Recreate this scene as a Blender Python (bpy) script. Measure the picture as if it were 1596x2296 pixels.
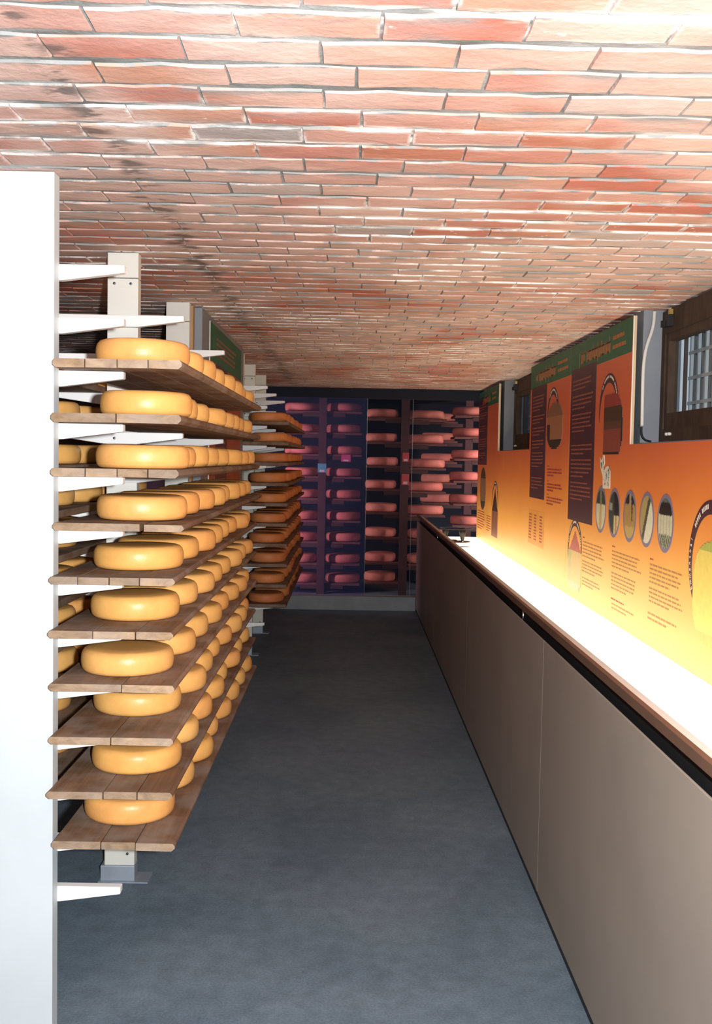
import bpy, bmesh, math, random
from mathutils import Vector, Matrix
random.seed(7)
R = random.random
def U(a, b): return a + (b - a) * random.random()
for o in list(bpy.data.objects): bpy.data.objects.remove(o)
scene = bpy.context.scene
COL = scene.collection

# ------------------------------------------------------------------ camera
FPX = 2300.0
EYE = 1.6
cd = bpy.data.cameras.new('camera'); cam = bpy.data.objects.new('camera', cd); COL.objects.link(cam)
cd.sensor_fit = 'VERTICAL'; cd.sensor_height = 36.0; cd.lens = 36.0 * FPX / 2296.0
cd.clip_start = 0.05; cd.clip_end = 100
YAW = -math.atan(13.2 / FPX); PITCH = math.atan(119.8 / FPX); ROLL = 0.018
CAMR = Matrix.Rotation(YAW, 4, 'Z') @ Matrix.Rotation(math.pi / 2 - PITCH, 4, 'X') @ Matrix.Rotation(ROLL, 4, 'Z')
cam.matrix_world = Matrix.Translation((0, 0, EYE)) @ CAMR
scene.camera = cam
scene.view_settings.view_transform = 'Standard'; scene.view_settings.look = 'None'
scene.view_settings.gamma = 1.0; scene.view_settings.exposure = 0.0
try: scene.view_settings.use_curve_mapping = False
except Exception: pass

# ------------------------------------------------------------------ daylight and flash
world = bpy.data.worlds.new('world'); scene.world = world; world.use_nodes = True
bg = world.node_tree.nodes['Background']; bg.inputs[0].default_value = (0.66, 0.72, 0.80, 1); bg.inputs[1].default_value = 0.75
FLASH_W = 165.0
fl = bpy.data.lights.new('camera_flash', 'AREA'); fl.shape = 'DISK'; fl.size = 0.05; fl.energy = FLASH_W; fl.color = (0.97, 0.985, 1.0)
flo = bpy.data.objects.new('camera_flash', fl); COL.objects.link(flo)
flo.location = (0.13, -0.06, 1.63); flo.rotation_euler = (math.radians(90), 0, 0)
# added upright area lights, out of view, brightening the wheels behind the glass
def added_light(name, loc, aim, sx, sy, e, col):
    l = bpy.data.lights.new(name, 'AREA'); l.shape = 'RECTANGLE'; l.size = sx; l.size_y = sy; l.energy = e; l.color = col
    o = bpy.data.objects.new(name, l); COL.objects.link(o); o.location = loc
    o.rotation_euler = (Vector(aim) - Vector(loc)).to_track_quat('-Z', 'Y').to_euler()
added_light('added_back_wall_light', (-1.55, 11.15, 1.2), (-0.9, 12.4, 1.2), 0.12, 2.0, 48.0, (1.0, 0.80, 0.78))
added_light('added_back_corner_light', (2.0, 11.0, 1.3), (1.45, 12.1, 1.3), 0.12, 1.8, 34.0, (1.0, 0.80, 0.72))
LIGHTBOX = 3.6

# ------------------------------------------------------------------ materials
def newmat(name):
    m = bpy.data.materials.new(name); m.use_nodes = True
    nt = m.node_tree; b = nt.nodes['Principled BSDF']
    return m, nt, b
def N(nt, typ, **kw):
    n = nt.nodes.new(typ)
    for k, v in kw.items():
        if k.startswith('i_'): n.inputs[k[2:].replace('_', ' ')].default_value = v
        else: setattr(n, k, v)
    return n
def ramp(nt, fac, stops):
    r = nt.nodes.new('ShaderNodeValToRGB'); e = r.color_ramp.elements
    while len(e) < len(stops): e.new(0.5)
    for i, (p, c) in enumerate(stops):
        e[i].position = p; e[i].color = (c[0], c[1], c[2], 1) if not isinstance(c, (int, float)) else (c, c, c, 1)
    nt.links.new(fac, r.inputs[0]); return r.outputs[0]
def mix(nt, fac, a, b, mode='MIX'):
    m = nt.nodes.new('ShaderNodeMix'); m.data_type = 'RGBA'; m.blend_type = mode
    for sock, v in ((m.inputs['Factor'], fac), (m.inputs['A'], a), (m.inputs['B'], b)):
        if isinstance(v, (int, float)): sock.default_value = v
        elif isinstance(v, tuple): sock.default_value = (v[0], v[1], v[2], 1)
        else: nt.links.new(v, sock)
    return m.outputs['Result']
def math_(nt, op, a, b=0.0):
    m = nt.nodes.new('ShaderNodeMath'); m.operation = op
    for i, v in enumerate((a, b)):
        if isinstance(v, (int, float)): m.inputs[i].default_value = v
        else: nt.links.new(v, m.inputs[i])
    return m.outputs[0]
def noise(nt, scale, vec=None, detail=4, rough=0.55, dist=0.0):
    n = nt.nodes.new('ShaderNodeTexNoise'); n.inputs['Scale'].default_value = scale; n.inputs['Detail'].default_value = detail
    n.inputs['Roughness'].default_value = rough; n.inputs['Distortion'].default_value = dist
    if vec is not None: nt.links.new(vec, n.inputs['Vector'])
    return n.outputs['Fac']
def worldpos(nt, scale=(1, 1, 1)):
    g = nt.nodes.new('ShaderNodeNewGeometry')
    m = nt.nodes.new('ShaderNodeMapping'); m.inputs['Scale'].default_value = scale
    nt.links.new(g.outputs['Position'], m.inputs['Vector']); return m.outputs[0]
def objpos(nt, scale=(1, 1, 1), rnd=True):
    t = nt.nodes.new('ShaderNodeTexCoord')
    m = nt.nodes.new('ShaderNodeMapping'); m.inputs['Scale'].default_value = scale
    nt.links.new(t.outputs['Object'], m.inputs['Vector'])
    if rnd:
        oi = nt.nodes.new('ShaderNodeObjectInfo'); mu = math_(nt, 'MULTIPLY', oi.outputs['Random'], 37.0)
        nt.links.new(mu, m.inputs['Location'])
    return m.outputs[0]
def bump(nt, b, h, strength=0.3, dist=0.01):
    bp = nt.nodes.new('ShaderNodeBump'); bp.inputs['Strength'].default_value = strength; bp.inputs['Distance'].default_value = dist
    nt.links.new(h, bp.inputs['Height']); nt.links.new(bp.outputs[0], b.inputs['Normal'])
def plain(name, col, rough=0.6, var=0.12, scale=9.0, metal=0.0, spec=0.4, bumps=0.0):
    m, nt, b = newmat(name)
    n = noise(nt, scale, objpos(nt))
    c = ramp(nt, n, [(0.25, tuple(x * (1 - var) for x in col)), (0.75, tuple(min(1, x * (1 + var)) for x in col))])
    nt.links.new(c, b.inputs['Base Color']); b.inputs['Roughness'].default_value = rough; b.inputs['Metallic'].default_value = metal
    b.inputs['Specular IOR Level'].default_value = spec
    if bumps: bump(nt, b, noise(nt, scale * 8, objpos(nt)), bumps, 0.003)
    return m

def mat_brick():
    m, nt, b = newmat('brick_clay')
    ag = N(nt, 'ShaderNodeAttribute', attribute_name='tone'); ag.attribute_type = 'GEOMETRY'
    ao = N(nt, 'ShaderNodeAttribute', attribute_name='tone'); ao.attribute_type = 'OBJECT'
    t = math_(nt, 'ADD', ag.outputs['Fac'], ao.outputs['Fac'])
    base = ramp(nt, t, [(0.0, (0.50, 0.165, 0.115)), (0.25, (0.55, 0.27, 0.215)), (0.55, (0.60, 0.37, 0.31)), (0.75, (0.56, 0.29, 0.20)), (0.95, (0.45, 0.125, 0.08)), (1.0, (0.40, 0.36, 0.35))])
    wp = worldpos(nt)
    # large patches of paler, washed clay
    big = noise(nt, 1.1, wp, 3, 0.5, 0.4)
    pale = ramp(nt, big, [(0.42, 0.0), (0.58, 1.0)])
    c = mix(nt, math_(nt, 'MULTIPLY', pale, 0.75), base, (0.72, 0.56, 0.50))
    st = noise(nt, 26, worldpos(nt, (0.35, 1, 1)), 5, 0.65)
    c = mix(nt, 0.28, c, ramp(nt, st, [(0.3, 0.35), (0.7, 1.0)]), 'MULTIPLY')
    # lime bloom along the joints and in specks
    uv = N(nt, 'ShaderNodeUVMap', uv_map='local'); sx = N(nt, 'ShaderNodeSeparateXYZ'); nt.links.new(uv.outputs[0], sx.inputs[0])
    ax = math_(nt, 'ABSOLUTE', sx.outputs[0]); ay = math_(nt, 'ABSOLUTE', sx.outputs[1])
    edge = math_(nt, 'MAXIMUM', ramp(nt, ay, [(0.60, 0.0), (0.86, 1.0)]), ramp(nt, ax, [(0.92, 0.0), (1.0, 1.0)]))
    patch = ramp(nt, noise(nt, 0.85, worldpos(nt, (1, 1.6, 1)), 2), [(0.50, 0.0), (0.60, 1.0)])
    sm = noise(nt, 9, worldpos(nt, (0.6, 1.5, 1)), 5, 0.6)
    lime = math_(nt, 'MULTIPLY', math_(nt, 'MULTIPLY', edge, ramp(nt, sm, [(0.42, 0.0), (0.56, 1.0)])), patch)
    speck = math_(nt, 'MULTIPLY', ramp(nt, noise(nt, 38, worldpos(nt, (0.7, 1, 1)), 3), [(0.69, 0.0), (0.74, 1.0)]), patch)
    lf = math_(nt, 'MAXIMUM', lime, speck)
    c = mix(nt, lf, c, (0.84, 0.82, 0.80))
    # grey mortar smeared over some edges
    g = math_(nt, 'MULTIPLY', ramp(nt, noise(nt, 3.1, worldpos(nt, (0.8, 2.2, 1)), 4, 0.6), [(0.57, 0.0), (0.64, 0.9)]), ramp(nt, ay, [(0.1, 0.12), (0.9, 1.0)]))
    c = mix(nt, g, c, (0.27, 0.265, 0.26))
    rag = math_(nt, 'ADD', ay, math_(nt, 'MULTIPLY', math_(nt, 'SUBTRACT', noise(nt, 13, worldpos(nt, (0.8, 1.3, 1)), 5, 0.65), 0.5), 1.1))
    c = mix(nt, math_(nt, 'MULTIPLY', ramp(nt, rag, [(0.90, 0.0), (1.0, 1.0)]), math_(nt, 'SUBTRACT', 1.0, lf)), c, (0.27, 0.275, 0.27))
    sp = N(nt, 'ShaderNodeSeparateXYZ'); nt.links.new(worldpos(nt), sp.inputs[0])
    dl = math_(nt, 'ABSOLUTE', math_(nt, 'ADD', sp.outputs[0], math_(nt, 'ADD', 0.46, math_(nt, 'MULTIPLY', noise(nt, 9, worldpos(nt, (0.2, 1, 1)), 2), 0.25))))
    ln = math_(nt, 'MULTIPLY', ramp(nt, dl, [(0.015, 1.0), (0.055, 0.0)]), ramp(nt, noise(nt, 11, worldpos(nt, (0.8, 1.6, 1)), 4, 0.6), [(0.48, 0.0), (0.56, 0.75)]))
    c = mix(nt, ln, c, (0.09, 0.085, 0.08))
    nt.links.new(c, b.inputs['Base Color']); b.inputs['Roughness'].default_value = 0.85; b.inputs['Specular IOR Level'].default_value = 0.2
    bump(nt, b, noise(nt, 60, wp, 5, 0.6), 0.5, 0.004)
    return m
def mat_mortar():
    m, nt, b = newmat('mortar')
    p = noise(nt, 0.85, worldpos(nt, (1, 1.6, 1)), 2)
    n2 = noise(nt, 7, worldpos(nt, (0.5, 2, 1)), 5, 0.6)
    w = math_(nt, 'MULTIPLY', ramp(nt, p, [(0.45, 0.0), (0.6, 1.0)]), ramp(nt, n2, [(0.45, 0.0), (0.6, 1.0)]))
    base = ramp(nt, noise(nt, 5, worldpos(nt), 4), [(0.3, (0.10, 0.105, 0.10)), (0.7, (0.33, 0.35, 0.35))])
    nt.links.new(mix(nt, w, base, (0.82, 0.80, 0.78)), b.inputs['Base Color']); b.inputs['Roughness'].default_value = 0.95
    bump(nt, b, noise(nt, 80, worldpos(nt), 4), 0.6, 0.004)
    return m
def mat_cheese(name, c1, c2, c3, rough=0.38):
    m, nt, b = newmat(name)
    oi = N(nt, 'ShaderNodeObjectInfo')
    base = ramp(nt, oi.outputs['Random'], [(0.0, c1), (0.5, c2), (1.0, c3)])
    sp = noise(nt, 16, objpos(nt), 5, 0.6)
    c = mix(nt, 0.5, base, ramp(nt, sp, [(0.3, (0.72, 0.66, 0.58)), (0.65, (1.0, 1.0, 1.0))]), 'MULTIPLY')
    nt.links.new(c, b.inputs['Base Color']); b.inputs['Roughness'].default_value = rough
    b.inputs['Specular IOR Level'].default_value = 0.35
    b.inputs['Subsurface Weight'].default_value = 0.12; b.inputs['Subsurface Radius'].default_value = (0.02, 0.008, 0.003); b.inputs['Subsurface Scale'].default_value = 0.5
    bump(nt, b, noise(nt, 130, objpos(nt), 3), 0.25, 0.002)
    return m
def mat_wood(name, dark, light, grey=0.0, gscale=(14, 0.9, 14), rough=0.75):
    m, nt, b = newmat(name)
    oi = N(nt, 'ShaderNodeObjectInfo')
    g = noise(nt, 3.0, objpos(nt, gscale), 6, 0.65, 0.6)
    c = ramp(nt, g, [(0.25, dark), (0.75, light)])
    blot = noise(nt, 5.0, objpos(nt, (1, 0.7, 1)), 4)
    c = mix(nt, 0.6, c, ramp(nt, blot, [(0.3, (0.5, 0.45, 0.42)), (0.7, (1.0, 1.0, 1.0))]), 'MULTIPLY')
    if grey: c = mix(nt, math_(nt, 'MULTIPLY', ramp(nt, noise(nt, 7.0, objpos(nt)), [(0.4, 0.0), (0.65, 1.0)]), grey), c, (0.34, 0.29, 0.25))
    hs = N(nt, 'ShaderNodeHueSaturation'); nt.links.new(c, hs.inputs['Color'])
    nt.links.new(math_(nt, 'ADD', math_(nt, 'MULTIPLY', oi.outputs['Random'], 0.35), 0.82), hs.inputs['Value'])
    nt.links.new(hs.outputs[0], b.inputs['Base Color']); b.inputs['Roughness'].default_value = rough; b.inputs['Specular IOR Level'].default_value = 0.25
    bump(nt, b, g, 0.35, 0.004)
    return m
def mat_floor():
    m, nt, b = newmat('floor_concrete')
    n1 = noise(nt, 1.3, worldpos(nt), 6, 0.6, 0.5); n2 = noise(nt, 14, worldpos(nt), 5, 0.65)
    c = ramp(nt, n1, [(0.3, (0.135, 0.195, 0.250)), (0.7, (0.215, 0.285, 0.345))])
    c = mix(nt, 0.55, c, ramp(nt, n2, [(0.3, 0.5), (0.7, 1.0)]), 'MULTIPLY')
    c = mix(nt, 0.4, c, ramp(nt, noise(nt, 120, worldpos(nt), 3), [(0.35, 0.5), (0.65, 1.15)]), 'MULTIPLY')
    sc = ramp(nt, noise(nt, 2.2, worldpos(nt, (3, 1, 1)), 5, 0.7, 2.0), [(0.66, 0.0), (0.72, 1.0)])
    c = mix(nt, math_(nt, 'MULTIPLY', sc, 0.18), c, (0.45, 0.48, 0.5))
    nt.links.new(c, b.inputs['Base Color']); b.inputs['Roughness'].default_value = 0.62; b.inputs['Specular IOR Level'].default_value = 0.3
    bump(nt, b, n2, 0.15, 0.004)
    return m
def mat_poster():
    m, nt, b = newmat('poster_print')
    s = N(nt, 'ShaderNodeSeparateXYZ'); nt.links.new(worldpos(nt), s.inputs[0])
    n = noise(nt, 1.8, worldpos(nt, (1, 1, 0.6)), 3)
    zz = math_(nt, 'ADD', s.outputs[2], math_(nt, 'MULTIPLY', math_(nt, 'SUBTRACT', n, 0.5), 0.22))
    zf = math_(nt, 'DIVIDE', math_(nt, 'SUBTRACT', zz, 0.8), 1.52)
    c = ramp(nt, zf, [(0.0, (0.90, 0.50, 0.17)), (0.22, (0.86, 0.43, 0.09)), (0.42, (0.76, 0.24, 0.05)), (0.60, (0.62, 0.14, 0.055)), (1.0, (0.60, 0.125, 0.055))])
    nt.links.new(c, b.inputs['Base Color']); b.inputs['Roughness'].default_value = 0.42; b.inputs['Specular IOR Level'].default_value = 0.3
    return m
def mat_vcol():
    m, nt, b = newmat('printed_picture')
    a = N(nt, 'ShaderNodeAttribute', attribute_name='col')
    n = noise(nt, 30, objpos(nt, rnd=False), 4)
    c = mix(nt, 0.3, a.outputs['Color'], ramp(nt, n, [(0.3, 0.55), (0.7, 1.0)]), 'MULTIPLY')
    nt.links.new(c, b.inputs['Base Color']); b.inputs['Roughness'].default_value = 0.42
    return m
def mat_glass(name, tint, haze, haze_col, gloss=0.0):
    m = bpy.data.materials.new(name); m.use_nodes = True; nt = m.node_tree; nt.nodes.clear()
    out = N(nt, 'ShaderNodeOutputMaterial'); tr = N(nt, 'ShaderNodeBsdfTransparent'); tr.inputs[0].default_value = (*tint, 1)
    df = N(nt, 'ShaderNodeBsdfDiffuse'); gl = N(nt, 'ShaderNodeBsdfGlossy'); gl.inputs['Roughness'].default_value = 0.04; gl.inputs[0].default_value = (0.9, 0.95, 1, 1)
    nz = noise(nt, 1.6, worldpos(nt), 4); nt.links.new(ramp(nt, nz, [(0.3, tuple(x * 0.75 for x in haze_col)), (0.7, haze_col)]), df.inputs[0])
    m1 = N(nt, 'ShaderNodeMixShader'); m1.inputs[0].default_value = haze
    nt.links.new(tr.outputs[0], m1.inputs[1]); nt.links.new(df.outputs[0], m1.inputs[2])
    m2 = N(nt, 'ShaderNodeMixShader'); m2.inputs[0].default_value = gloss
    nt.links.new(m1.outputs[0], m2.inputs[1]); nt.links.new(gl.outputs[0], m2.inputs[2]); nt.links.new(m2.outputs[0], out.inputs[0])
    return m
def mat_emit(name, col, s):
    m, nt, b = newmat(name)
    n = noise(nt, 3, objpos(nt)); c = ramp(nt, n, [(0.3, tuple(x * 0.97 for x in col)), (0.7, col)])
    b.inputs['Base Color'].default_value = (0.8, 0.8, 0.78, 1); nt.links.new(c, b.inputs['Emission Color']); b.inputs['Emission Strength'].default_value = s
    b.inputs['Roughness'].default_value = 0.3
    return m

M = {}
M['brick'] = mat_brick(); M['mortar'] = mat_mortar(); M['floor'] = mat_floor()
M['cheese'] = mat_cheese('golden_rind', (0.76, 0.40, 0.115), (0.78, 0.44, 0.14), (0.76, 0.37, 0.115))
M['cheese_red'] = mat_cheese('orange_brown_rind', (0.58, 0.20, 0.065), (0.62, 0.24, 0.075), (0.52, 0.17, 0.06), 0.55)
M['cheese_big'] = mat_cheese('pinkish_rind', (0.72, 0.26, 0.20), (0.76, 0.31, 0.23), (0.66, 0.23, 0.19), 0.6)
M['wood'] = mat_wood('shelf_wood', (0.13, 0.068, 0.040), (0.29, 0.165, 0.090), 0.5)
M['wood_end'] = mat_wood('shelf_end_grain', (0.18, 0.11, 0.06), (0.47, 0.33, 0.20), 0.45, (7, 5, 14))
M['wood_dark'] = mat_wood('dark_shelf_wood', (0.10, 0.055, 0.035), (0.22, 0.13, 0.08), 0.3)
M['paint_end'] = plain('cool_white_paint', (0.55, 0.60, 0.62), 0.5, 0.05, 4)
M['paint'] = plain('white_paint', (0.70, 0.69, 0.63), 0.5, 0.05, 4)
M['paint_arm'] = plain('white_arm_paint', (0.86, 0.86, 0.84), 0.45, 0.03, 6)
M['paint_cream'] = plain('cream_paint', (0.74, 0.72, 0.61), 0.6, 0.08, 5)
M['batten'] = plain('ochre_batten', (0.42, 0.24, 0.10), 0.6, 0.2, 7)
M['screw'] = plain('screw_steel', (0.10, 0.10, 0.10), 0.4, 0.1, 40, 0.7)
M['shoe'] = plain('galvanised_shoe', (0.33, 0.38, 0.44), 0.45, 0.15, 12, 0.3)
M['grey'] = plain('grey_board', (0.20, 0.225, 0.25), 0.5, 0.06, 4)
M['white'] = plain('white_edge', (0.80, 0.80, 0.74), 0.5, 0.04, 5)
M['beige'] = plain('beige_board_edge', (0.66, 0.50, 0.31), 0.7, 0.1, 10)
M['panel'] = plain('counter_laminate', (0.36, 0.30, 0.245), 0.55, 0.10, 2.0, 0, 0.35)
M['cap'] = plain('brown_cap', (0.155, 0.085, 0.055), 0.45, 0.15, 6)
M['black'] = plain('black_plastic', (0.012, 0.012, 0.014), 0.5, 0.1, 10)
M['chrome'] = plain('polished_metal', (0.75, 0.75, 0.75), 0.2, 0.03, 10, 1.0)
M['light'] = mat_emit('lit_opal_panel', (1.0, 0.83, 0.60), LIGHTBOX)
M['poster'] = mat_poster(); M['vcol'] = mat_vcol()
M['green'] = plain('green_print', (0.010, 0.125, 0.065), 0.5, 0.12, 18)
M['maroon'] = plain('maroon_print', (0.060, 0.018, 0.030), 0.45, 0.12, 12)
M['ink_orange'] = plain('orange_ink', (0.42, 0.14, 0.04), 0.5, 0.1, 20)
M['ink_rust'] = plain('rust_ink', (0.26, 0.075, 0.045), 0.5, 0.1, 20)
M['ink_red'] = plain('dark_red_ink', (0.30, 0.035, 0.03), 0.5, 0.1, 20)
M['ink_brown'] = plain('brown_ink', (0.36, 0.19, 0.055), 0.5, 0.1, 20)
M['ink_white'] = plain('white_ink', (0.75, 0.70, 0.62), 0.5, 0.05, 20)
M['ink_teal'] = plain('teal_ink', (0.06, 0.16, 0.15), 0.5, 0.1, 20)
M['plaster'] = plain('grey_plaster', (0.25, 0.275, 0.31), 0.9, 0.12, 3, 0, 0.2, 0.3)
M['dark_plaster'] = plain('dark_plaster', (0.085, 0.075, 0.07), 0.9, 0.2, 3)
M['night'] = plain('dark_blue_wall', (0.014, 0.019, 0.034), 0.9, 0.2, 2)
M['concrete'] = plain('kerb_concrete', (0.30, 0.33, 0.35), 0.85, 0.12, 8)
M['frame'] = mat_wood('brown_window_wood', (0.055, 0.036, 0.025), (0.12, 0.08, 0.055), 0.0, (6, 6, 2))
M['bar'] = plain('white_window_bar', (0.62, 0.64, 0.66), 0.5, 0.05, 8)
M['cable'] = plain('white_cable', (0.70, 0.70, 0.68), 0.5, 0.04, 12)
M['brass'] = plain('brass', (0.65, 0.45, 0.12), 0.35, 0.1, 12, 0.8)
M['glass_haze'] = mat_glass('painted_haze_tinted_glass', (0.84, 0.70, 0.86), 0.16, (0.12, 0.20, 0.42))  # blue daylight reflection painted into the pane as diffuse haze
M['glass_dark'] = mat_glass('tinted_glass', (0.86, 0.80, 0.84), 0.04, (0.08, 0.14, 0.24))  # weaker share of the same painted reflection haze
M['glass_clear'] = mat_glass('clear_glass', (0.93, 0.96, 0.97), 0.02, (0.5, 0.55, 0.6), 0.04)
M['glass_night'] = plain('dark_outer_pane', (0.012, 0.016, 0.024), 0.15, 0.1, 4)
M['tag_teal'] = plain('teal_card', (0.10, 0.42, 0.46), 0.6, 0.1, 20)
M['tag_pink'] = plain('pink_card', (0.60, 0.11, 0.24), 0.6, 0.1, 20)
M['tag_red'] = plain('red_card', (0.55, 0.10, 0.10), 0.6, 0.1, 20)
M['rack_dark'] = plain('dark_brown_post', (0.075, 0.038, 0.036), 0.7, 0.2, 8)
M['rack_brown'] = plain('brown_rack_post', (0.16, 0.075, 0.06), 0.7, 0.2, 8)

# ------------------------------------------------------------------ mesh helpers
class MB:
    def __init__(s): s.v = []; s.f = []
    def box(s, a, b):
        x0, y0, z0 = a; x1, y1, z1 = b; n = len(s.v)
        s.v += [(x0, y0, z0), (x1, y0, z0), (x1, y1, z0), (x0, y1, z0), (x0, y0, z1), (x1, y0, z1), (x1, y1, z1), (x0, y1, z1)]
        s.f += [tuple(n + i for i in q) for q in ((3, 2, 1, 0), (4, 5, 6, 7), (0, 1, 5, 4), (1, 2, 6, 5), (2, 3, 7, 6), (3, 0, 4, 7))]
        return s
    def prism(s, pts, axis, a, b):
        # polygon pts in the plane perpendicular to axis, extruded from a to b
        def P(p, t):
            return {'x': (t, p[0], p[1]), 'y': (p[0], t, p[1]), 'z': (p[0], p[1], t)}[axis]
        n = len(s.v); k = len(pts)
        s.v += [P(p, a) for p in pts] + [P(p, b) for p in pts]
        s.f.append(tuple(n + i for i in range(k))[::-1]); s.f.append(tuple(n + k + i for i in range(k)))
        for i in range(k): j = (i + 1) % k; s.f.append((n + i, n + j, n + k + j, n + k + i))
        return s
    def lathe(s, prof, seg=32, c=(0, 0, 0)):
        n = len(s.v); rings = []
        for r, z in prof:
            if r < 1e-6: rings.append([len(s.v)]); s.v.append((c[0], c[1], c[2] + z))
            else:
                rings.append(list(range(len(s.v), len(s.v) + seg)))
                s.v += [(c[0] + r * math.cos(2 * math.pi * i / seg), c[1] + r * math.sin(2 * math.pi * i / seg), c[2] + z) for i in range(seg)]
        for A, B in zip(rings, rings[1:]):
            for i in range(seg):
                j = (i + 1) % seg
                if len(A) == 1 and len(B) > 1: s.f.append((A[0], B[j], B[i]))
                elif len(B) == 1 and len(A) > 1: s.f.append((A[i], A[j], B[0]))
                elif len(A) > 1: s.f.append((A[i], A[j], B[j], B[i]))
        return s
    def tube(s, pts, r, seg=10):
        pts = [Vector(p) for p in pts]; rings = []
        for i, p in enumerate(pts):
            d = (pts[min(i + 1, len(pts) - 1)] - pts[max(i - 1, 0)]).normalized()
            up = Vector((0, 0, 1)) if abs(d.z) < 0.9 else Vector((1, 0, 0))
            a = d.cross(up).normalized(); b_ = d.cross(a).normalized()
            rings.append(list(range(len(s.v), len(s.v) + seg)))
            s.v += [tuple(p + r * (math.cos(2 * math.pi * k / seg) * a + math.sin(2 * math.pi * k / seg) * b_)) for k in range(seg)]
        for A, B in zip(rings, rings[1:]):
            for k in range(seg): j = (k + 1) % seg; s.f.append((A[k], A[j], B[j], B[k]))
        s.f.append(tuple(rings[0])[::-1]); s.f.append(tuple(rings[-1])); return s
    def mesh(s, name, mat, smooth=False, bevel=0.0):
        me = bpy.data.meshes.new(name); me.from_pydata(s.v, [], s.f)
        bm = bmesh.new(); bm.from_mesh(me)
        bmesh.ops.recalc_face_normals(bm, faces=bm.faces)
        if bevel: bmesh.ops.bevel(bm, geom=list(bm.edges), offset=bevel, segments=2, affect='EDGES', profile=0.5, clamp_overlap=True)
        bm.to_mesh(me); bm.free()
        if mat: me.materials.append(mat)
        if smooth:
            for p in me.polygons: p.use_smooth = True
        return me
    def build(s, name, mat, parent=None, smooth=False, bevel=0.0):
        return link(name, s.mesh(name, mat, smooth, bevel), parent)
def link(name, me, parent=None, loc=None, rz=0.0):
    o = bpy.data.objects.new(name, me); COL.objects.link(o)
    if name.endswith(('_lettering', '_text', '_block', '_figures', '_strokes')): o['kind'] = 'stuff'
    if parent: o.parent = parent
    if loc: o.location = loc
    if rz: o.rotation_euler = (0, 0, rz)
    return o
def tag(o, label, cat, group=None):
    o['label'] = label; o['category'] = cat
    if group: o['group'] = group
    return o
def struct(o): o['kind'] = 'structure'; return o
def thing(name, label, cat, loc=(0, 0, 0), group=None):
    o = bpy.data.objects.new(name, None); COL.objects.link(o); o.location = loc; o.empty_display_size = 0.05
    return tag(o, label, cat, group)
ORD = ['first', 'second', 'third', 'fourth', 'fifth', 'sixth', 'seventh', 'eighth', 'ninth', 'tenth', 'eleventh', 'twelfth', 'thirteenth']

# ------------------------------------------------------------------ the room
CEIL = 2.335; XL = -2.3; XR = 1.39; YB = 10.85; YF = -2.5; YE = 13.6; XW = 1.515
struct(MB().box((XL - 0.2, YF - 0.2, -0.2), (2.2, YE + 0.2, 0.0)).build('floor', M['floor']))
ceil = struct(MB().box((XL - 0.2, YF - 0.2, CEIL + 0.0045), (XW + 0.06, YB + 0.1, CEIL + 0.2)).build('ceiling', M['mortar']))
struct(MB().box((XL - 0.2, YF - 0.2, 0), (XL, YE + 0.2, CEIL + 0.2)).build('wall_left', M['dark_plaster']))
struct(MB().box((XL, YF - 0.2, 0), (2.2, YF, CEIL + 0.2)).build('wall_rear', M['dark_plaster']))
WIN = [(3.22, 4.95), (7.73, 9.40)]; SILL = 1.70
w = MB().box((XR, YF, 0), (XW + 0.06, YB + .1, SILL))
for a, b in ((YF, WIN[0][0]), (WIN[0][1], WIN[1][0]), (WIN[1][1], YB + .1)): w.box((XR, a, SILL), (XW + 0.06, b, CEIL + 0.2))
struct(w.build('wall_right', M['plaster']))
# maturing room behind the glass
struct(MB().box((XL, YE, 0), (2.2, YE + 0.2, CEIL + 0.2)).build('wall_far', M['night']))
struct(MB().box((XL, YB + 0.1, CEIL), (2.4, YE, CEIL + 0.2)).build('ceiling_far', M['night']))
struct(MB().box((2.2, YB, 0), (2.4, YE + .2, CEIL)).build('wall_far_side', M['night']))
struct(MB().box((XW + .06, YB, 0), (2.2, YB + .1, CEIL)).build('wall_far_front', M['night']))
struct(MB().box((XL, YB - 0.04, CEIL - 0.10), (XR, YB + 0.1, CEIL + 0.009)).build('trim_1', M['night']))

# ceiling bricks
def brick_mesh(k, seed):
    rnd = random.Random(seed); L, W = 0.1235, 0.0500
    pts = []
    for i in range(5): pts.append((-L + 2 * L * i / 4 + (rnd.uniform(-.006, .006) if 0 < i < 4 else rnd.uniform(-.0005, .0015) * (1 if i == 0 else -1)), -W + rnd.uniform(-.006, .006)))
    pts.append((L + rnd.uniform(-.002, .001), rnd.uniform(-.015, .015)))
    for i in range(5): pts.append((L - 2 * L * i / 4 + (rnd.uniform(-.006, .006) if 0 < i < 4 else rnd.uniform(-.0005, .0015) * (-1 if i == 0 else 1)), W + rnd.uniform(-.006, .006)))
    pts.append((-L + rnd.uniform(-.001, .002), rnd.uniform(-.015, .015)))
    zs = [rnd.uniform(-.0012, .0008) for _ in pts]
    n = len(pts)
    v = [(x * .986, y * .92, z) for (x, y), z in zip(pts, zs)] + [(x, y, .0052) for x, y in pts] + [(x, y, .02) for x, y in pts] + [(0, 0, -.0012)]
    f = [(i, n * 3, (i + 1) % n) for i in range(n)]
    for r_ in (0, 1):
        for i in range(n): j = (i + 1) % n; f.append((r_ * n + i, r_ * n + j, r_ * n + n + j, r_ * n + n + i))
    return v, f, L, W
VARS = [brick_mesh(k, 100 + k) for k in range(14)]
def uvs(me, coords):
    u = me.uv_layers.new(name='local')
    for lp in me.loops: u.data[lp.index].uv = coords[lp.vertex_index]
BM = []
for k, (v, f, L, W) in enumerate(VARS):
    me = bpy.data.meshes.new('brick'); me.from_pydata(v, [], f); me.materials.append(M['brick'])
    uvs(me, [(x / L, y / W) for x, y, z in v]); me.update(); BM.append(me)
CI = CAMR.to_3x3().transposed()
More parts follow.
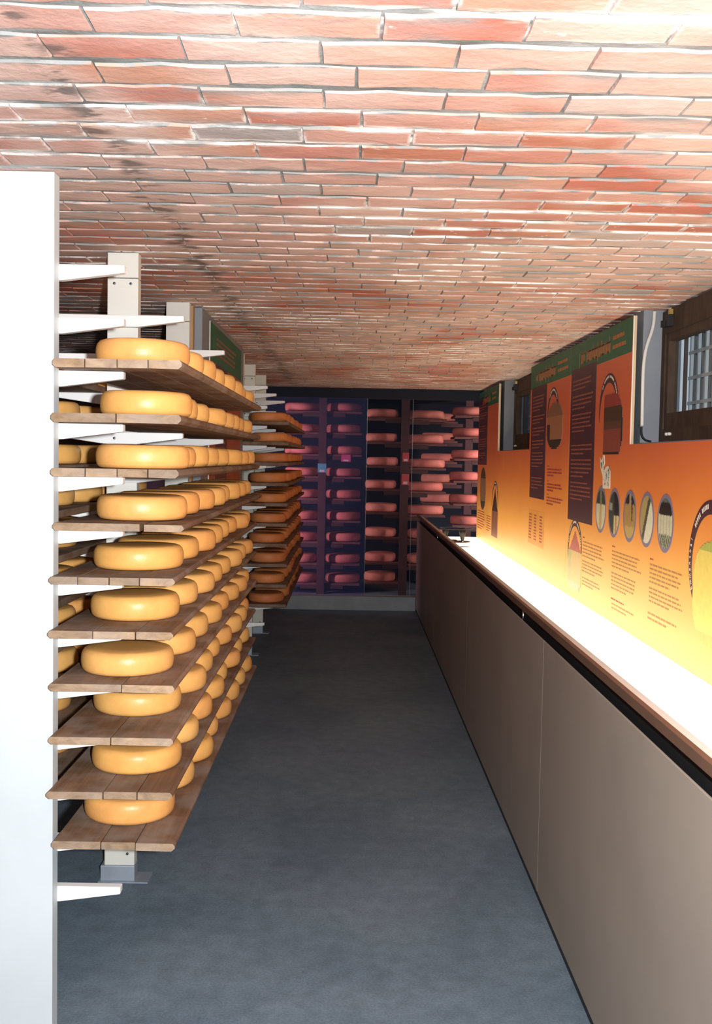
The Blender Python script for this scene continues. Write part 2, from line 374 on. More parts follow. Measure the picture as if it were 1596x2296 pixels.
def project(p):
    q = CI @ (Vector(p) - Vector((0, 0, EYE)))
    if q.z > -0.1: return None
    return 798 + FPX * q.x / -q.z, 1148 - FPX * q.y / -q.z
bricks = []
PITCHY = 0.1205; PX = 0.2500
for j in range(-12, 78):
    y = 1.79 + PITCHY * j
    x0 = XL - 0.3 + (0.125 if j % 2 else 0.0) + random.uniform(-.035, .035)
    for i in range(17):
        x = x0 + PX * i + random.uniform(-.001, .001)
        yy = y + 0.008 * x + random.uniform(-.003, .003)
        if x - .125 > XW + 0.02 or yy > YB - .07 or yy < YF + .06 or x + .12 < XL: continue
        t = random.random() ** 1.1 * 0.93
        if random.random() < 0.035: t = 1.0
        bricks.append((x, yy, CEIL + random.uniform(-.001, .0015), random.uniform(-.010, .010), random.randrange(14), t))
vis = []
for b in bricks:
    p = project(b[:3])
    if p and -60 < p[0] < 1656 and -40 < p[1] < 2296 and not (p[0] < 140 and p[1] > 385): vis.append((b[1], b))
vis.sort(key=lambda t: t[0]); near = [b for _, b in vis[:298]]; nearset = set(id(b) for b in near)
for b in near:
    o = link('brick', BM[b[4]], ceil, (b[0], b[1], b[2]), b[3]); o['tone'] = b[5]
V = []; F = []; T = []; UVc = []
for b in bricks:
    if id(b) in nearset: continue
    v, f, L, W = VARS[b[4]]; n = len(V); c, s = math.cos(b[3]), math.sin(b[3])
    V += [(b[0] + c * x - s * y, b[1] + s * x + c * y, b[2] + z) for x, y, z in v]; F += [tuple(n + i for i in q) for q in f]
    T += [b[5]] * len(v); UVc += [(x / L, y / W) for x, y, z in v]
me = bpy.data.meshes.new('far_bricks'); me.from_pydata(V, [], F); me.materials.append(M['brick'])
at = me.attributes.new('tone', 'FLOAT', 'POINT'); at.data.foreach_set('value', T); uvs(me, UVc); me.update()
o = link('far_bricks', me, ceil); o['kind'] = 'stuff'

# ------------------------------------------------------------------ cheese racks on posts
PITCH_Z = 0.1413
def arm_top(k): return 1.822 + PITCH_Z * (2 - k)
PXC = -0.8425; PW = 0.056   # post centre and half width
def bar_mesh(th=0.03):
    m = MB(); zt = 0.0
    m.prism([(-0.228, zt), (-0.228, -0.020), (-0.06, -0.043), (0.06, -0.043), (0.228, -0.020), (0.228, zt)], 'y', 0.0, th)
    return m.mesh('arm', M['paint_arm'], bevel=0.003)
BAR = bar_mesh()
SCREW = MB().lathe([(0, 0.0), (0.005, 0.0), (0.005, 0.004), (0, 0.005)], 10).mesh('screw', M['screw'])
def screw(parent, x, y, z):
    o = link('screw', SCREW, parent, (x, y, z)); o.rotation_euler = (math.pi / 2, 0, 0)
def rack_post(y, front, label, group, levels, dx=0.0, detail=2, paint='paint', end=False):
    t = thing('rack_post', label, 'post', (PXC + dx, y, 0), group)
    d = 0.05
    if end:
        MB().box((-PW - .032, 0, 0.0), (PW, d, 2.333)).build('upright', M['paint_end'], t, bevel=0.002)
    else:
        m = MB().box((-PW, 0, 0.06), (PW, d, 2.24)); up = m.build('upright', M[paint], t, bevel=0.002)
        MB().box((-PW, 0, 2.243), (PW, d, 2.333)).build('top_block', M[paint], t, bevel=0.002)
        jp = MB().box((-PW + .0015, -0.0015, 2.205), (PW - .0015, 0.0, 2.2385)).build('joint_plate', M[paint], t)
        if detail > 1:
            for sx in (-0.03, 0.03): screw(jp, sx, -0.0015, 2.221)
            screw(up, 0.03, 0.0, 0.105); screw(up, -0.03, 0.0, 0.5)
        MB().box((-PW - .014, -.006, 0.0), (PW + .002, d + .006, 0.06)).build('post_shoe', M['shoe'], t, bevel=0.003)
        MB().box((-PW - .02, -.02, 0.0), (PW + .055, d + .03, 0.004)).build('floor_plate', M['shoe'], t)
    for k in levels:
        o = link('arm', BAR, t, (0, (-0.0305 if front else d + .0005), arm_top(k)))
        if detail > 1 and front: screw(o, -0.02, -0.0005, -0.022)
    return t
rack_post(2.72, False, 'white end post of the rack with golden cheese wheels, in the open aisle', 'posts of the golden cheese rack', range(13), end=True)
rack_post(3.78, True, 'white middle post standing among the golden cheese wheels, top two arms empty', 'posts of the golden cheese rack', range(13))
rack_post(4.965, True, 'white post beside the grey board with poster, at the golden wheels', 'posts of the golden cheese rack', range(13), 0.0, 1)
MB().box((PXC + PW - .03, 5.048, 0.0), (PXC + PW + .004, 5.103, 2.33)).build('batten', M['batten'])
tag(bpy.data.objects['batten'], 'narrow ochre wooden batten between white post and grey poster board', 'batten')
rack_post(7.36, True, 'white rack post just past the grey poster board', 'posts of the orange-brown cheese rack', range(13), 0.012, 1, 'paint_cream')
rack_post(8.22, True, 'cream middle post of the rack with orange-brown cheese wheels', 'posts of the orange-brown cheese rack', range(13), 0.012, 2, 'paint_cream')
rack_post(9.25, True, 'cream end post of the orange-brown cheese rack, by the glass', 'posts of the orange-brown cheese rack', range(13), 0.012, 2, 'paint_cream')

# planks and cheese wheels
def wheel(r, h, seed, seg=40):
    rnd = random.Random(seed); a1, a2 = rnd.uniform(0, 6), rnd.uniform(0, 6)
    prof = [(0, 0), (r * .55, 0), (r * .86, 0.0005), (r * .94, h * .05), (r * .985, h * .17), (r * 1.0, h * .33), (r * 1.005, h * .5), (r * .998, h * .68), (r * .975, h * .83), (r * .925, h * .95), (r * .85, h), (r * .5, h * 1.012), (0, h * 1.015)]
    m = MB().lathe(prof, seg)
    v = []
    for x, y, z in m.v:
        a = math.atan2(y, x); k = 1 + 0.008 * math.cos(2 * a + a1) + 0.005 * math.cos(3 * a + a2)
        v.append((x * k, y * k, z * (1 + 0.018 * math.cos(a + a2))))
    m.v = v; return m
CH = [wheel(U(.1245, .129), U(.064, .070), 300 + i).mesh('cheese_wheel', M['cheese'], True) for i in range(6)]
CHR = [wheel(U(.124, .129), U(.064, .070), 320 + i).mesh('cheese_wheel', M['cheese_red'], True) for i in range(4)]
CHB = [wheel(.205, .100, 340 + i).mesh('cheese_wheel', M['cheese_big'], True) for i in range(3)]

TOPS = [1.846, 1.705, 1.562, 1.419, 1.272, 1.131, .990, .849, .708, .572]
XOFF = [(-.777, -.442), (-.779, -.443), (-.778, -.447), (-.776, -.434), (-.784, -.455), (-.785, -.457), (-.784, -.453), (-.784, -.456), (-.785, -.455), (-.777, -.449)]
FIRST = [(-.581, 2.865), (-.570, 2.86), (-.576, 2.85), (-.589, 2.905), (-.606, 2.946), (-.613, 2.943), (-.621, 2.876), (-.617, 3.0), (-.600, 2.917), (-.618, 2.908)]
SEAMS = [[.25, .5, .74], [.5], [.27, .52, .76], [.68], [.23, .48, .72], [.36, .7], [.58], [.5], [.45, .72], [.4, .68]]
BTH = 0.0245
def plank_mesh(x0, x1, y0, y1, z0, z1, rnd_l=False, rnd_r=False):
    m = MB(); r = 0.006
    a = []
    a += [(x0 + r, z0), (x1 - r, z0)] if not rnd_r else [(x0 + r, z0), (x1 - .009, z0), (x1, z0 + .008)]
    a += [(x1, z1 - .007), (x1 - .006, z1)] if rnd_r else [(x1 - .0015, z0 + .001), (x1 - .0015, z1 - .001), (x1 - .0025, z1)]
    a += [(x0 + .006, z1), (x0, z1 - .007), (x0, z0 + .007)] if rnd_l else [(x0 + .0025, z1), (x0 + .0015, z1 - .001), (x0 + .0015, z0 + .001)]
    if not rnd_r: a = [p for p in a if p != (x1 - r, z0)]
    if not rnd_l: a = [p for p in a if p != (x0 + r, z0)]
    else: a[0] = (x0 + .008, z0)
    m.prism(a, 'y', y0, y1)
    me = m.mesh('plank', M['wood'])
    me.materials.append(M['wood_end'])
    for p in me.polygons:
        if abs(p.normal.y) > .9: p.material_index = 1
    return me
for k in range(10):
    x0, x1 = XOFF[k]; zt = TOPS[k]; y0 = 2.67 + (-.012 if k == 8 else U(-.006, .006)); y1 = 5.035 + U(-.015, .01)
    t = thing('shelf_board', 'brown wooden aisle board under golden cheese wheels, %s from the top' % ORD[k], 'shelf board', (0, 0, arm_top(k + 2) + .0003), 'aisle boards of the golden cheese rack')
    th = zt - arm_top(k + 2); th = max(.021, min(.027, th)); TOPS[k] = arm_top(k + 2) + .0003 + th
    xs = [x0] + [x0 + (x1 - x0) * s for s in SEAMS[k]] + [x1]
    for i in range(len(xs) - 1):
        g = 0.004 if k == 3 else 0.0
        o = link('plank', plank_mesh(xs[i] + (g if i else 0), xs[i + 1] - (g if i < len(xs) - 2 else 0), y0 + U(-.003, .003), y1 + U(-.004, .004), 0, th - (0.002 if (k == 3 and i) else U(0, .0008)), i == 0, i == len(xs) - 2), t)
    fx, fy = FIRST[k]; n = 8
    pit = (4.895 - fy) / 7
    for i in range(n):
        cx = fx if i == 0 else -.592 + U(-.014, .012); cy = fy + pit * i + (U(-.008, .008) if i else 0)
        me = CH[(k * 3 + i * 5 + (i * i) % 3) % 6]
        o = link('cheese_wheel', me, None, (cx, cy, TOPS[k]), U(0, 6.28))
        tag(o, 'golden cheese wheel, %s from the end post, %s aisle board from the top' % (ORD[i], ORD[k]), 'cheese', 'golden cheese wheels on the aisle boards')
# wall side of the same rack
BL = MB().box((-.165, 0, 0), (.165, 2.25, .024)).mesh('shelf_board', M['wood'], bevel=.004)
for k in range(10):
    z = arm_top(k + 2) + .0003
    o = link('shelf_board', BL, None, (-1.069 + U(-.003, .003), 2.7725, z))
    tag(o, 'brown shelf board on the wall side of the golden cheeses, %s from top' % ORD[k], 'shelf board', 'wall-side boards of the golden cheese rack')
    for i in range(1, 7):
        o = link('cheese_wheel', CH[(k + i * 2) % 6], None, (-1.075 + U(-.02, .02), 2.93 + .30 * i + U(-.02, .02), z + .0243), U(0, 6.28))
        tag(o, 'golden cheese wheel, %s from the end post, %s wall board from the top' % (ORD[i], ORD[k]), 'cheese', 'golden cheese wheels on the wall-side boards')
# second rack
BR = MB().box((-.165, 0, 0), (.165, 2.5, .024)).mesh('shelf_board', M['wood_dark'], bevel=.004)
for k in range(10):
    z = arm_top(k + 2) + .0003
    x = -.598 + U(-.004, .004); y0 = 7.10 + U(-.03, .03)
    o = link('shelf_board', BR, None, (x, y0, z))
    tag(o, 'dark wooden shelf board with orange-brown cheese wheels, %s from the top' % ORD[k], 'shelf board', 'boards of the orange-brown cheese rack')
    for i in range(8):
        o = link('cheese_wheel', CHR[(k + i * 3) % 4], None, (x + .022 + U(-.012, .010), y0 + .165 + .302 * i + U(-.012, .012), z + .0243), U(0, 6.28))
        tag(o, 'orange-brown cheese wheel, %s from the grey board, %s dark shelf from the top' % (ORD[i], ORD[k]), 'cheese', 'orange-brown cheese wheels')

# ------------------------------------------------------------------ printed things
def words(m, axis_pt, u0, u1, v0, v1, lines, rnd, fill=0.55, last=None, t0=0.0, t1=0.0006):
    # rows of small word strips; axis_pt(u, v, t) -> xyz, u runs in reading direction
    dv = (v1 - v0) / lines
    for i in range(lines):
        v = v1 - dv * (i + .5); h = dv * fill / 2; u = u0
        end = u0 + (u1 - u0) * (rnd.uniform(.82, 1.0) if (last is None or i < lines - 1) else last)
        while (u < end) if u1 > u0 else (u > end):
            wl = rnd.uniform(.02, .065) * (1 if u1 > u0 else -1); e = u + wl
            if (e > end) if u1 > u0 else (e < end): e = end
            n = len(m.v)
            pts = [(u, v - h), (e, v - h), (e, v + h), (u, v + h)]
            m.v += [axis_pt(a, b, t0) for a, b in pts] + [axis_pt(a, b, t1) for a, b in pts]
            m.f += [tuple(n + q for q in Q) for Q in ((0, 1, 2, 3), (7, 6, 5, 4), (0, 4, 5, 1), (1, 5, 6, 2), (2, 6, 7, 3), (3, 7, 4, 0))]
            u = e + .011 * (1 if u1 > u0 else -1)
def picture(name, parent, ax, nu, nv, func, t=0.0012):
    # flat printed picture: grid over the unit square, func(u, v) -> (y/x offset, z) or None and a colour
    pos, col = func
    v = []; f = []; c = []; idx = {}
    for i in range(nu + 1):
        for j in range(nv + 1):
            idx[i, j] = len(v); a, b = pos(i / nu, j / nv); v.append(ax(a, b, t))
    for i in range(nu):
        for j in range(nv):
            cc = col((i + .5) / nu, (j + .5) / nv)
            if cc is None: continue
            f.append((idx[i, j], idx[i + 1, j], idx[i + 1, j + 1], idx[i, j + 1])); c.append(cc)
    me = bpy.data.meshes.new(name); me.from_pydata(v, [], f); me.materials.append(M['vcol'])
    ca = me.color_attributes.new('col', 'FLOAT_COLOR', 'CORNER')
    for p in me.polygons:
        for li in p.loop_indices: ca.data[li].color = (*c[p.index], 1)
    bm = bmesh.new(); bm.from_mesh(me); bmesh.ops.delete(bm, geom=[x for x in bm.verts if not x.link_faces], context='VERTS')
    r = bmesh.ops.extrude_face_region(bm, geom=list(bm.faces)); base = Vector(ax(0, 0, 0)) - Vector(ax(0, 0, t))
    bmesh.ops.translate(bm, verts=[g for g in r['geom'] if isinstance(g, bmesh.types.BMVert)], vec=base * 0.9)
    bmesh.ops.recalc_face_normals(bm, faces=bm.faces); bm.to_mesh(me); bm.free()
    return link(name, me, parent)
PXF = 1.335   # printed face of the wall panels
def AX(y, z, t): return (PXF - t, y, z)
def rect(name, mat, parent, y0, y1, z0, z1, t=0.0008, ax=None):
    a = MB().box((PXF - t, min(y0, y1), min(z0, z1)), (PXF - t * .05, max(y0, y1), max(z0, z1)))
    return a.build(name, mat, parent)
def panel(label, poly):
    t = thing('exhibition_poster', label, 'poster', (0, 0, 0))
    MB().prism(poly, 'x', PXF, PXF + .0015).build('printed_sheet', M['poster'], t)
    # white core edge, then beige backing board
    MB().prism(poly, 'x', PXF + .0016, PXF + .0065).build('core_sheet', M['white'], t)
    MB().prism(poly, 'x', PXF + .0066, PXF + .0185).build('backing_board', M['beige'], t)
    ys_ = [p[0] for p in poly]
    for f in (.12, .5, .88):
        yb_ = min(ys_) + (max(ys_) - min(ys_)) * f
        MB().box((PXF + .0186, yb_ - .03, ZB), (XR, yb_ + .03, ZN - .01)).build('standoff_batten', M['beige'], t)
    return t
ZB = 0.795; ZT = 2.305; ZN = 1.692
P2 = panel('orange printed panel with round photos and logo between window notch and green banner', [(6.308, ZB), (6.308, ZT), (4.93, ZT), (4.93, ZN), (1.2, ZN), (1.2, ZB)])
P3 = panel('orange printed panel with one short maroon column and a round cheese, under both windows', [(8.998, ZB), (8.998, ZN), (7.70, ZN), (7.70, ZT), (6.312, ZT), (6.312, ZB)])
P4 = panel('orange printed panel in the corner by the glass wall', [(10.80, ZB), (10.80, ZT), (9.37, ZT), (9.37, ZN), (9.002, ZN), (9.002, ZB)])
rn = random.Random(5)
# green banners
for P, y0, y1 in ((P2, 6.307, 4.931), (P3, 7.699, 6.313), (P4, 10.79, 9.371)):
    g = rect('green_banner', M['green'], P, y0, y1, 2.135, ZT - .001)
def banner_text(P, y0, y1, z, h, sy0, sy1):
    m = MB(); u = y0; r = random.Random(int(y0 * 100))
    # large lettering, too small in the photo to read: letter stems and bowls
    while u > y1:
        wl = r.choice([.010, .022, .030, .024])
        hh = h * r.choice([1.0, 1.0, 1.35, .95]); base = z - h / 2 - (h * .35 if r.random() < .2 else 0)
        m.box((PXF - .0016, u - .009, base), (PXF - .0009, u, z - h / 2 + hh))
        if wl > .012:
            m.box((PXF - .0016, u - wl, z - h / 2), (PXF - .0009, u - wl + .008, z + h * .45))
            m.box((PXF - .0016, u - wl, z + h * .3), (PXF - .0009, u, z + h * .48)); 
            if r.random() < .5: m.box((PXF - .0016, u - wl, z - h / 2), (PXF - .0009, u, z - h * .34))
        u -= wl + .013 + (.03 if r.random() < .12 else 0)
    m.build('title_lettering', M['ink_orange'], P)
    s = MB()
    for zz in (z + .035, z - .012): words(s, lambda a, b, t: (PXF - .0009 - t, a, b), sy0, sy1, zz - .012, zz + .012, 1, r, .8)
    s.build('subtitle_lettering', M['ink_orange'], P)
banner_text(P2, 6.07, 5.36, 2.205, .062, 5.30, 5.05)
banner_text(P3, 7.48, 6.78, 2.205, .062, 6.70, 6.38)
banner_text(P4, 10.5, 9.9, 2.205, .062, 9.8, 9.5)
# maroon text columns
def column(P, y0, y1, z0, z1, lines):
    rect('maroon_column', M['maroon'], P, y0, y1, z0, z1, .0012)
    m = MB(); z = z1 - .06
    while z > z0 + .06:
        n = rn.choice([3, 4, 5]); hh = n * .024
        if z - hh < z0 + .02: break
        words(m, lambda a, b, t: (PXF - .00125 - t, a, b), y0 - .05, y1 + .05, z - hh, z, n, rn, .38, .6)
        z -= hh + rn.choice([.014, .02, .06])
    m.build('column_text', M['ink_rust'], P)
column(P3, 7.64, 7.06, 1.338, 2.14, 22)
column(P2, 6.275, 5.64, 1.255, 2.155, 26)
column(P4, 10.78, 10.10, 1.56, 2.24, 20)
# rings with pictured cheeses
def ring(P, cy, cz, r, thick, a0, a1, mat='maroon', t=.0016):
    m = MB(); n = 40; pin = []; pout = []
    for i in range(n + 1):
        s = i / n; a = math.radians(a0 + (a1 - a0) * s); w_ = thick * (math.sin(math.pi * min(1, max(0, s))) ** .8)
        pout.append((cy + r * math.cos(a), cz + r * math.sin(a))); pin.append((cy + (r - w_ - .004) * math.cos(a), cz + (r - w_ - .004) * math.sin(a)))
    for i in range(n): m.prism([pout[i], pout[i + 1], pin[i + 1], pin[i]], 'x', PXF - t, PXF - .0002)
    o = m.build('arched_ring', M[mat], P); return o
def ring_marks(P, cy, cz, r, a0, a1, n, h=.012):
    m = MB()
    for i in range(n):
        if i % 7 == 5: continue
        a = math.radians(a0 + (a1 - a0) * i / (n - 1)); c, s = math.cos(a), math.sin(a); w_ = .0045
        q = [(cy + (r - h) * c - w_ * -s, cz + (r - h) * s - w_ * c), (cy + (r - h) * c + w_ * -s, cz + (r - h) * s + w_ * c), (cy + r * c + w_ * -s, cz + r * s + w_ * c), (cy + r * c - w_ * -s, cz + r * s - w_ * c)]
        m.prism(q, 'x', PXF - .0022, PXF - .0017)
    m.build('ring_lettering', M['ink_white'], P)
ring(P2, 5.352, 1.868, .198, .045, 215, -15); ring_marks(P2, 5.352, 1.868, .187, 150, 45, 22)
ring(P3, 6.83, 1.905, .19, .045, 205, -5); ring_marks(P3, 6.83, 1.905, .18, 140, 50, 18)
ring(P2, 6.058, 1.078, .186, .036, 200, -20); ring_marks(P2, 6.058, 1.078, .176, 165, 15, 30)
ring(P4, 9.455, 1.215, .20, .035, 190, -10); ring_marks(P4, 9.455, 1.215, .19, 140, 50, 16)
ring(P2, 3.775, 1.235, .236, .05, 218, -52)
def shape(P, name, cy, cz, hw, hh, col, nu=28, nv=24, t=.0020):
    return picture(name, P, AX, nu, nv, (lambda u, v: (cy + hw * (1 - 2 * u), cz + hh * (2 * v - 1)), col), t)
def wheel_pic(u, v):
    x, y = 2 * u - 1, 2 * v - 1
    if (abs(x) ** 2.4 + abs(y) ** 2.6) > 1: return None
    if y < -.62 or (x < -.55 and y < .1): return (.035, .03, .015)
    if y > .45: return (.24, .11, .06)
    return (.36, .16, .075)
shape(P3, 'pictured_cheese', 6.76, 1.838, .262, .152, wheel_pic)
def half_pic(u, v):
    x, y = 2 * u - 1, 2 * v - 1
    if x < -.92 or x > 1 or (y > .2 and (x + .3) ** 2 + ((y - .2) / .8) ** 2 * 1.0 > 1.55) or (x > .55 and (x - .55) ** 2 / .2 + (abs(y) ** 3) > 1.05): return None
    if y < -.88 or x > .86: return (.03, .025, .012)
    if y > .62: return (.30, .045, .035)
    if y > .12: return (.065, .035, .018)
    if y > -.2: return (.12, .05, .03)
    return (.27, .065, .045)
shape(P2, 'pictured_cheese', 5.258, 1.80, .195, .155, half_pic)
def slab_pic(u, v):
    x, y = 2 * u - 1, 2 * v - 1
    if y > .35: return (.48, .11, .09) if abs(x) < (1 - y) * 1.25 else None
    if y < -.8 and abs(x) > .8: return None
    if y < -.75: return (.36, .44, .28)
    return (.62, .45, .16) if x > -.5 else (.44, .42, .17)
shape(P2, 'pictured_cheese', 6.05, 1.02, .178, .17, slab_pic)
def dark_pic(u, v):
    x, y = 2 * u - 1, 2 * v - 1
    if y > .1: return (.03, .014, .012) if abs(x) < (1 - y) * 1.05 else None
    return (.24, .09, .05)
shape(P4, 'pictured_cheese', 9.45, 1.12, .19, .22, dark_pic)
def blob_pic(u, v):
    x, y = 2 * u - 1, 2 * v - 1
    if x * x + y * y > 1: return None
    return (.05, .04, .02) if y > .5 or y < -.6 else (.26, .15, .07)
shape(P4, 'pictured_cheese', 10.33, 1.32, .22, .21, blob_pic)
def yellow_pic(u, v):
    x, y = 2 * u - 1, 2 * v - 1
    if abs(x) ** 3 + abs(y) ** 3 > 1: return None
    return (.42, .48, .10) if y < -.75 or y > .8 else (.78, .66, .14)
shape(P2, 'pictured_cheese', 3.655, 1.12, .295, .20, yellow_pic, 64, 48)
# lettering on the large ring
fc = bpy.data.curves.new('ring_word', 'FONT')
WORD = 'Emmenthal'
m_all = bpy.data.meshes.new('ring_word'); bmw = bmesh.new()
for i, ch in enumerate(WORD):
    fc.body = ch; fc.size = .026; fc.extrude = .0004; fc.align_x = 'CENTER'
    tmp = bpy.data.objects.new('tmp', fc); COL.objects.link(tmp)
    dg = bpy.context.evaluated_depsgraph_get(); me = bpy.data.meshes.new_from_object(tmp.evaluated_get(dg)); bpy.data.objects.remove(tmp)
    a = math.radians(-31 + i * 6.4); r = .2165 - .0007 * i
    # glyph plane: x along the tangent (upwards, in reading direction), y outward
    T = Matrix(((0, 0, -1, PXF - .0022), (-math.sin(a), math.cos(a), 0, 3.775 + r * math.cos(a)), (math.cos(a), math.sin(a), 0, 1.235 + r * math.sin(a)), (0, 0, 0, 1)))
    me.transform(T); bmw.from_mesh(me); bpy.data.meshes.remove(me)
bmw.to_mesh(m_all); bmw.free(); m_all.materials.append(M['ink_white']); link('ring_word', m_all, P2)
bpy.data.curves.remove(fc)
ring_marks(P2, 3.775, 1.235, .222, 38, 80, 11, .018)
# five round photographs
def photo(k):
    def col(u, v):
        r = u; a = v * 2 * math.pi; x, y = r * math.cos(a) * -1, r * math.sin(a)
        if r > .87: return (.22, .19, .30)
        if k == 0:
            if y > .22: return (.03, .045, .035) if abs(x) > .2 else (.16, .19, .13)
            return (.64, .63, .46) if abs(x) > .22 else (.52, .42, .2)
        if k == 1:
            if x > .0 and y > -.1: return (.006, .006, .008)
            if x <= .0: return (.035, .05, .035) if not (.1 < y < .4 and x < -.3) else (.3, .33, .28)
            return (.66, .58, .34) if x > .5 or x < .2 else (.46, .30, .12)
        if k == 2:
            if y > .45: return (.02, .014, .01) if abs(x - .05) > .15 else (.35, .3, .22)
            if abs(x - .35) < .1 and y > -.15: return (.09, .055, .02)
            return (.42, .27, .08) if y > -.4 else (.52, .40, .13)
        if k == 3:
            if y < .95 * x * 1.9 - .15: return (.72, .74, .60)
            if y < .95 * x * 1.9 + .45: return (.075, .085, .05)
            return (.42, .34, .14)
        if y > .72: return (.10, .13, .12)
        if y > .28: return (.006, .006, .006)
        if y > -.38: return (.62, .63, .48) if int((x + 1) * 5.5) % 2 else (.50, .52, .38)
        return (.09, .12, .08) if (x * 7 + y * 5) % 1.7 < .9 else (.34, .38, .28)
    return col
for k, (cy, cz) in enumerate(((5.452, 1.353), (5.174, 1.349), (4.884, 1.349), (4.603, 1.349), (4.328, 1.349))):
    picture('round_photo', P2, AX, 14, 48, (lambda u, v, cy=cy, cz=cz: (cy + .114 * max(u, .001) * math.cos(v * 2 * math.pi), cz + .125 * max(u, .001) * math.sin(v * 2 * math.pi)), photo(k)), .0014)
# sketch-like cut-out emblem
lg = [(5.475, 1.565), (5.50, 1.63), (5.462, 1.612), (5.43, 1.645), (5.405, 1.64), (5.395, 1.60), (5.425, 1.565), (5.40, 1.562), (5.36, 1.582), (5.315, 1.585), (5.278, 1.56), (5.27, 1.50), (5.272, 1.468), (5.42, 1.466), (5.43, 1.53)]
em = MB().prism(lg, 'x', PXF - .0016, PXF - .0002).build('cut_out_emblem', M['ink_white'], P2)
m = MB(); r2 = random.Random(11)
for q in [[(5.48, 1.60), (5.455, 1.57), (5.44, 1.57), (5.46, 1.605)], [(5.425, 1.63), (5.412, 1.6), (5.43, 1.585)], [(5.32, 1.575), (5.29, 1.555), (5.285, 1.53), (5.305, 1.555)]]:
    m.prism(q, 'x', PXF - .0021, PXF - .0017)
for i in range(26):
    y = r2.uniform(5.29, 5.41); z = r2.uniform(1.475, 1.565); m.box((PXF - .0021, y - .003, z), (PXF - .0017, y + .003, z + r2.uniform(.006, .022)))
m.build('emblem_strokes', M['ink_teal'], P2)
# body text
def block(P, y0, y1, z0, z1, lines, mat, last=.6, fill=.36):
    m = MB(); words(m, lambda a, b, t: (PXF - .0001 - t, a, b), y0, y1, z0, z1, lines, rn, fill, last); m.build('text_block', M[mat], P)
block(P2, 5.85, 5.78, 1.165, 1.185, 1, 'ink_red'); block(P2, 5.85, 5.34, 1.06, 1.16, 5, 'ink_brown'); block(P2, 5.85, 5.34, .975, 1.05, 4, 'ink_brown'); block(P2, 5.84, 5.40, .90, .955, 3, 'ink_brown')
block(P2, 5.19, 5.10, 1.17, 1.19, 1, 'ink_red'); block(P2, 5.19, 4.66, 1.07, 1.165, 5, 'ink_brown'); block(P2, 5.19, 4.72, .96, 1.055, 5, 'ink_brown'); block(P2, 5.19, 4.78, .905, .925, 1, 'ink_red'); block(P2, 5.17, 4.72, .86, .90, 2, 'ink_brown')
block(P2, 4.53, 4.45, 1.17, 1.19, 1, 'ink_red'); block(P2, 4.53, 4.06, 1.07, 1.165, 5, 'ink_brown'); block(P2, 4.53, 4.05, .985, 1.06, 4, 'ink_brown'); block(P2, 4.54, 4.09, .905, .95, 2, 'ink_brown')
for z in (1.575, 1.475, 1.385):
    block(P3, 6.97, 6.87, z - .012, z + .006, 1, 'ink_red'); block(P3, 6.97, 6.43, z - .075, z - .014, 3, 'ink_red', .4, .5)
rect('pale_table_field', plain('pale_orange_print', (.72, .33, .05), .45), P3, 7.66, 7.03, 1.0, 1.25, .0005)
for yy in (7.62, 7.42, 7.20):
    m = MB(); words(m, lambda a, b, t: (PXF - .0006 - t, a, b), yy, yy - .10, 1.03, 1.225, 9, rn, .45); m.build('table_figures', M['ink_red'], P3)
block(P4, 10.7, 10.15, .90, 1.10, 8, 'ink_red'); block(P4, 10.0, 9.7, .92, 1.08, 7, 'ink_red')

# ------------------------------------------------------------------ windows
def window(name, y0, y1, lat):
    # y0 near end, y1 far end; sits at the back of the recess
    t = bpy.data.objects.new(name, None); COL.objects.link(t); struct(t)
    X0, X1 = XW - .035, XW + .01; zb, zt = SILL + .005, CEIL - .01
    fr = MB(); 
    fr.box((X0, y0, zb), (X1, y1, zb + .06)); fr.box((X0, y0, zt - .11), (X1, y1, zt)); fr.box((X0, y0, zb + .06), (X1, y0 + .05, zt - .11)); fr.box((X0, y1 - .05, zb + .06), (X1, y1, zt - .11))
    fr.build('window_frame', M['frame'], t)
    s = MB(); X2 = X0 + .008
    s.box((X2, y0 + .05, zb + .06), (X1 + .01, y1 - .05, zb + .135)); s.box((X2, y0 + .05, zt - .145), (X1 + .01, y1 - .05, zt - .11))
    s.box((X2, y1 - .085, zb + .135), (X1 + .01, y1 - .05, zt - .145)); s.box((X2, y0 + .05, zb + .135), (X1 + .01, y0 + .085, zt - .145))
    sash = s.build('sash', M['frame'], t)
    MB().box((X1 - .004, y0 + .085, zb + .135), (X1, y1 - .085, zt - .145)).build('pane', M['glass_clear'], sash)
    MB().box((X1 + .02, y1 - .148, zb + .10), (X1 + .035, y1 - .132, zt - .12)).build('mullion', M['frame'], t)
    # outer lattice light: dark panes between pale bars
    ya, yb = y0 + .02, y1 + .012
    g = MB().box((X1 + .11, ya, zb), (X1 + .12, yb, zt)).build('outer_pane', M['glass_night'], t)
    b_ = MB(); n = int((yb - ya) / .105)
    for i in range(n + 1): yy = yb - i * .105; b_.box((X1 + .095, yy - .018, zb), (X1 + .109, yy, zt))
    for i in range(6): zz = zb + .06 + i * .12; b_.box((X1 + .090, ya, zz), (X1 + .0945, yb, zz + .016))
    b_.build('glazing_bars', M['bar'], t)
    # latch and knobs
    m = MB().box((X0 - .03, y1 - .17, zt - .085), (X0, y1 - .13, zt - .035)); m.lathe([(0, 0), (.02, 0), (.02, .03), (0, .03)], 14, (X0 - .02, y1 - .115, zt - .085)); m.build('latch', M['black'], t)
    MB().box((X0 - .022, y1 - .175, zt - .032), (X0 - .004, y1 - .155, zt - .008)).build('latch_pin', M['brass'], t)
    for dy in (.15, .19): MB().lathe([(0, -.008), (.008, -.006), (.010, 0), (.008, .006), (0, .008)], 12, (X0 - .008, y1 - dy, zb + .035)).build('knob', M['white'], t)
    return t
window('window_1', WIN[0][0] + .002, WIN[0][1] - .002, 0)
